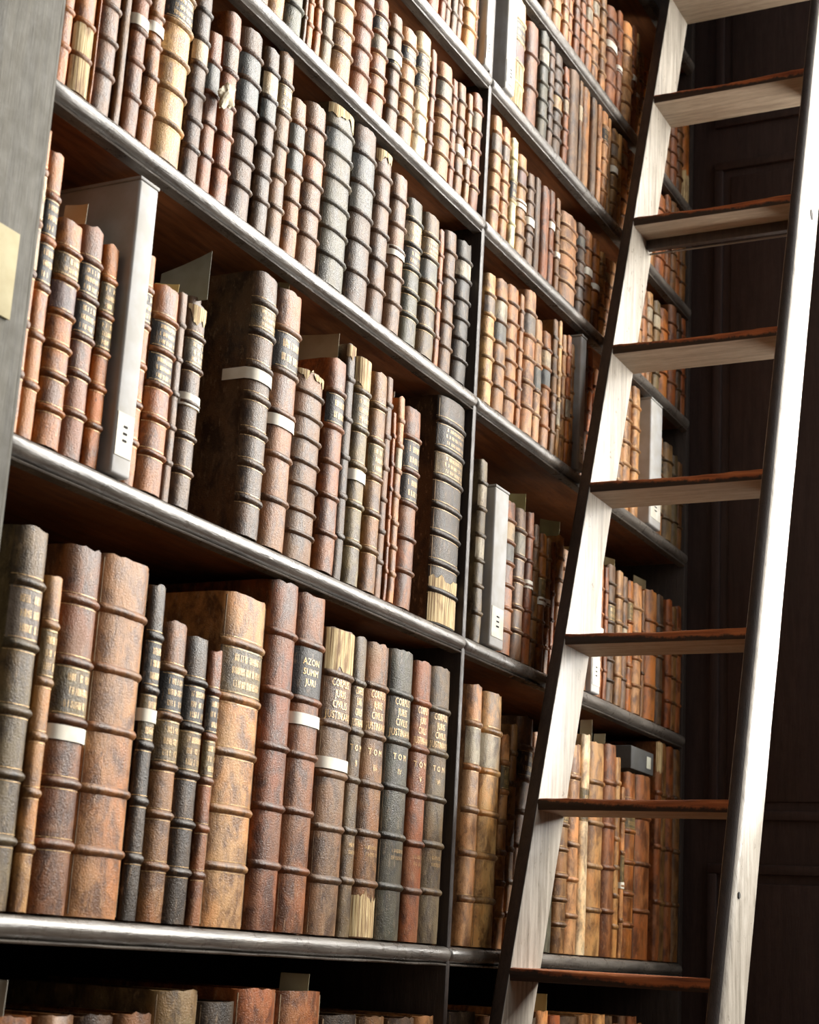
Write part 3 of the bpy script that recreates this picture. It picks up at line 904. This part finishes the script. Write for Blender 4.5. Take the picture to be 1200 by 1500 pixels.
# ------------------------------------------------------------------ papers and slips
def sheet(name, x, y0, y1, z0, z1, col, label, curl=.004, top=(0, 0), cat='paper'):
    """upright sheet in the y-z plane tucked into a book, slightly curled, with thickness"""
    best = [p for p in PLACED if p[0] - .004 < x < p[1] + .004 and p[2] < z1]
    if best:
        p = max(best, key=lambda q: q[2]); x = min(max(x, p[0] + .0055), p[1] - .0065); z0 = p[2] + p[3] - .0040; y0 = max(y0, .016)
        if z0 > z1 - .01: z1 = z0 + .02
    n, m = 8, 8; vs, fs = [], []
    for s in (0, 1):
        for j in range(m + 1):
            for i in range(n + 1):
                u, v = i / n, j / m
                yy = y0 + (y1 - y0) * u; zt = z1 + top[0] * (1 - u) + top[1] * u
                zz = z0 + (zt - z0) * v
                xx = x + curl * (math.sin(u * 2.2 + .4) * v * v) + s * .0005
                vs.append((xx, yy, zz))
    Q = n + 1; T = Q * (m + 1)
    for j in range(m):
        for i in range(n):
            a = j * Q + i
            fs.append((a, a + Q, a + Q + 1, a + 1)); fs.append((T + a, T + a + 1, T + a + Q + 1, T + a + Q))
    rim = [j * Q for j in range(m + 1)] + [m * Q + i for i in range(1, n + 1)] + [j * Q + n for j in range(m - 1, -1, -1)] + [i for i in range(n - 1, 0, -1)]
    for a, b_ in zip(rim, rim[1:] + rim[:1]): fs.append((a, b_, T + b_, T + a))
    o = mesh(name, vs, fs, PAPER, None, sharp=60, color=srgb(*col))
    tag(o, label, cat, 'paper slips tucked into the books')
    return o
SL = 'paper_slip'
sheet(SL, 1.514, .020, .056, 0, Z0 + .873, (210, 206, 188), 'white curled paper slip behind the tall orange book by the end panel', top=(.002, .006))
sheet(SL, 1.712, .012, .056, 0, Z0 + .850, (206, 186, 120), 'yellow paper slip above the orange-brown book past the grey slipcase', top=(-.004, .004))
sheet('paper_folder', 1.780, .014, .098, 0, Z0 + .912, (136, 136, 122), 'grey folded sheet standing tall behind the purplish banded book', top=(.010, -.012), cat='folder')
sheet(SL, 1.905, .018, .045, 0, Z0 + .944, (206, 204, 190), 'small white slip at the top of the biggest dark banded book', top=(-.006, .003))
sheet(SL, 1.985, .016, .052, 0, Z0 + .962, (202, 190, 148), 'cream slip in the brown book with a white band', top=(-.006, .004))
sheet('paper_sheet', 2.150, .012, .088, 0, Z0 + .938, (196, 190, 164), 'broad cream sheet with rounded corners above two brown books', top=(-.004, .002))
sheet(SL, 2.336, .016, .034, 0, Z0 + .903, (196, 194, 184), 'narrow white slip behind the thin cracked spines near the divider')
sheet('paper_sheet', 2.899, .014, .066, 0, Z0 + .884, (206, 196, 140), 'wide yellowed sheet beside the white slipcase past the divider', top=(-.004, .002))
sheet('paper_sheet', 3.075, .012, .060, 0, Z0 + .880, (212, 206, 158), 'pale yellow sheet with drooping corner next to the ladder rail', top=(-.010, 0), curl=.008)
sheet(SL, 3.294, .014, .043, 0, Z0 + .500, (196, 192, 172), 'stiff white card above the vellum spine between the ladder rails')
sheet(SL, 3.373, .014, .042, 0, Z0 + .482, (190, 184, 158), 'square cream card behind the tan books between the ladder rails')
sheet(SL, 3.403, .014, .040, 0, Z0 + .876, (206, 198, 160), 'curved cream slip above the fifth row seen between ladder rails', top=(-.008, 0))
sheet(SL, 3.618, .018, .048, 0, Z0 + .878, (200, 190, 156), 'pale slip with a pointed corner above dim books by the wall', top=(-.01, .006))
sheet(SL, 2.185, .012, .064, 0, Z0 - .030, (204, 198, 166), 'cream bookmark sheet standing out of the bottom shelf book')
sheet(SL, 1.522, .012, .031, 0, Z0 - .048, (200, 196, 184), 'white slip at the frame corner on the bottom shelf')
sheet(SL, 3.101, .019, .049, 0, Z0 - .051, (206, 190, 130), 'yellow slip at the foot of the ladder on the bottom shelf')
sheet(SL, 2.997, .014, .040, 0, Z0 + 1.864, (214, 210, 188), 'torn white slip wedged above the smooth purplish book, second row', top=(-.004, .004))
sheet(SL, 3.545, .010, .050, 0, Z0 + 2.155, (204, 196, 150), 'cream slip above slim books beside the ladder in topmost row')

# crumpled paper caught between spines on the third shelf
rs = random.Random(5); bm = bmesh.new()
bmesh.ops.create_icosphere(bm, subdivisions=3, radius=.014)
for v in bm.verts:
    k = 1 + .75 * noise.noise(v.co * 120 + Vector((3, 1, 7)))
    v.co = Vector((v.co.x * k * 1.2, v.co.y * k * .45, v.co.z * k * 1.3))
    v.co += Vector((.25 * v.co.z, 0, 0))
o_ = bm_obj('paper_scrap', bm, PAPER, None, sharp=12); o_.color = srgb(214, 204, 180)
o_.location = (1.740, -.014, Z0 + 1.130)
tag(o_, 'crumpled scrap of torn paper caught on the spines of two narrow books', 'paper')
nt = bm_obj('notice_card', plate, PAPER, None); nt.color = srgb(178, 168, 132)
tag(nt, 'cream notice card fixed on the grey end panel', 'notice')

# ------------------------------------------------------------------ ladder
SL_ = .3262
XB, ZB = 2.686, Z0 - .0964          # front edge of the left rail passes here
def lx(z): return XB + SL_ * (z - ZB)
lad = empty('library_ladder', (lx(0), -.2424, 0.0), 'worn wooden library ladder with flat treads leaning in front of far bay', 'ladder')
ox, oy = lx(0), -.2424
RD = .134                            # rail depth along x
def rail(y0, y1, r_out):
    """plank of rounded-rectangle section sheared up the lean; y0 < y1; local coords"""
    zt = Z0 + 2.9; n = 60; prof = []
    rr = r_out
    def corner(cx, cy, a0, r, seg=4):
        for i in range(seg + 1):
            a = math.radians(a0 + 90 * i / seg); prof.append((cx + r * math.cos(a), cy + r * math.sin(a)))
    rb = .003
    fx0, fx1 = 0.0, RD
    corner(fx1 - rb, y1 - rb, 0, rb); corner(fx0 + rb, y1 - rb, 90, rb); corner(fx0 + rr, y0 + rr, 180, rr); corner(fx1 - rb, y0 + rb, 270, rb)
    P = len(prof); vs, fs = [], []
    for k in range(n + 1):
        z = zt * k / n
        for (px, py) in prof:
            wv = .0008 * noise.noise(Vector((px * 30, py * 30, z * 7)))
            vs.append((lx(z) + px - ox + wv, py - oy + wv, z))
    for k in range(n):
        for i in range(P):
            a = k * P + i; b_ = k * P + (i + 1) % P
            fs.append((a, b_, b_ + P, a + P))
    fs.append(tuple(range(P))[::-1]); fs.append(tuple(range(n * P, n * P + P)))
    o = mesh('side_rail', vs, fs, RAIL, lad, sharp=30)
    o.data.materials.append(EDGEDARK)
    # front edge of the rail faces away from the light: shade put into its colour
    for p in o.data.polygons:
        if abs(p.normal.x) > .6 and p.normal.x < 0: p.material_index = 1
    return o
YL, YR = -.070, -.4148
rail(YL, YL + .024, .003)
rail(YR - .026, YR, .021)
T_Z = [-.855, -.575, -.295, -.015, .266, .569, .881, 1.195, 1.517, 1.858, 2.180, 2.49]
for i, tz in enumerate(T_Z):
    z = Z0 + tz * 1.045; x = lx(z)
    n = 26; vs, fs = [], []
    half = .011
    # rows of a section in (x, z): worn top front edge, flat top, back, underside
    for k in range(n + 1):
        y = YR - .001 + (YL + .001 - (YR - .001)) * k / n
        t = k / n; wear = .0035 * math.exp(-((t - .5) / .28) ** 2) + .0016 * noise.noise(Vector((y * 40, i * 3.1, 0)))
        sec = [(.002, -half), (.0, -half + .003), (.0 + .001 * noise.noise(Vector((y * 55, i, 4))), half - .006 - wear), (.003, half - .0015 - wear), (.010, half - wear * .6), (.045, half - .0004),
               (RD - .006, half), (RD - .004, -half)]
        for (sx, sz) in sec: vs.append((sx + .001, y - (YL + YR) / 2, sz))
    P = 8
    for k in range(n):
        for j in range(P):
            a = k * P + j; b_ = k * P + (j + 1) % P
            fs.append((a, b_, b_ + P, a + P))
    fs.append(tuple(range(P))[::-1]); fs.append(tuple(range(n * P, n * P + P)))
    tr = mesh('tread', vs, fs, TREADF, lad, sharp=40)
    tr.data.materials.append(TREADU)
    for p in tr.data.polygons:
        if p.normal.z < -.7 or p.normal.x > .7: p.material_index = 1
    tr.location = (x - ox, 0, z)
    if i == 8:
        b_ = box('batten', RD - .052, RD - .034, YR + .002 - (YL + YR) / 2, YL - .002 - (YL + YR) / 2, -.034, -half - .0005, EDGEDARK, tr, .002)
        bm = bmesh.new(); bmesh.ops.create_cone(bm, cap_ends=True, segments=12, radius1=.0022, radius2=.0022, depth=abs(YR - YL) - .004)
        bmesh.ops.rotate(bm, verts=bm.verts, cent=(0, 0, 0), matrix=Matrix.Rotation(math.pi / 2, 3, 'X'))
        bmesh.ops.translate(bm, verts=bm.verts, vec=(RD - .030, 0, -.037))
        bm_obj('tie_rod', bm, METAL, tr)
for (hz, hx, r) in ((1.5755, .080, .0125), (.130, .027, .006)):
    bm = bmesh.new(); bmesh.ops.create_cone(bm, cap_ends=True, segments=20, radius1=r, radius2=r * .9, depth=.003)
    bmesh.ops.rotate(bm, verts=bm.verts, cent=(0, 0, 0), matrix=Matrix.Rotation(math.pi / 2, 3, 'X'))
    o_ = bm_obj('peg_hole', bm, BLACK, lad); z = Z0 + hz
    o_.location = (lx(z) + hx - ox, YR - .0262 - oy, z)
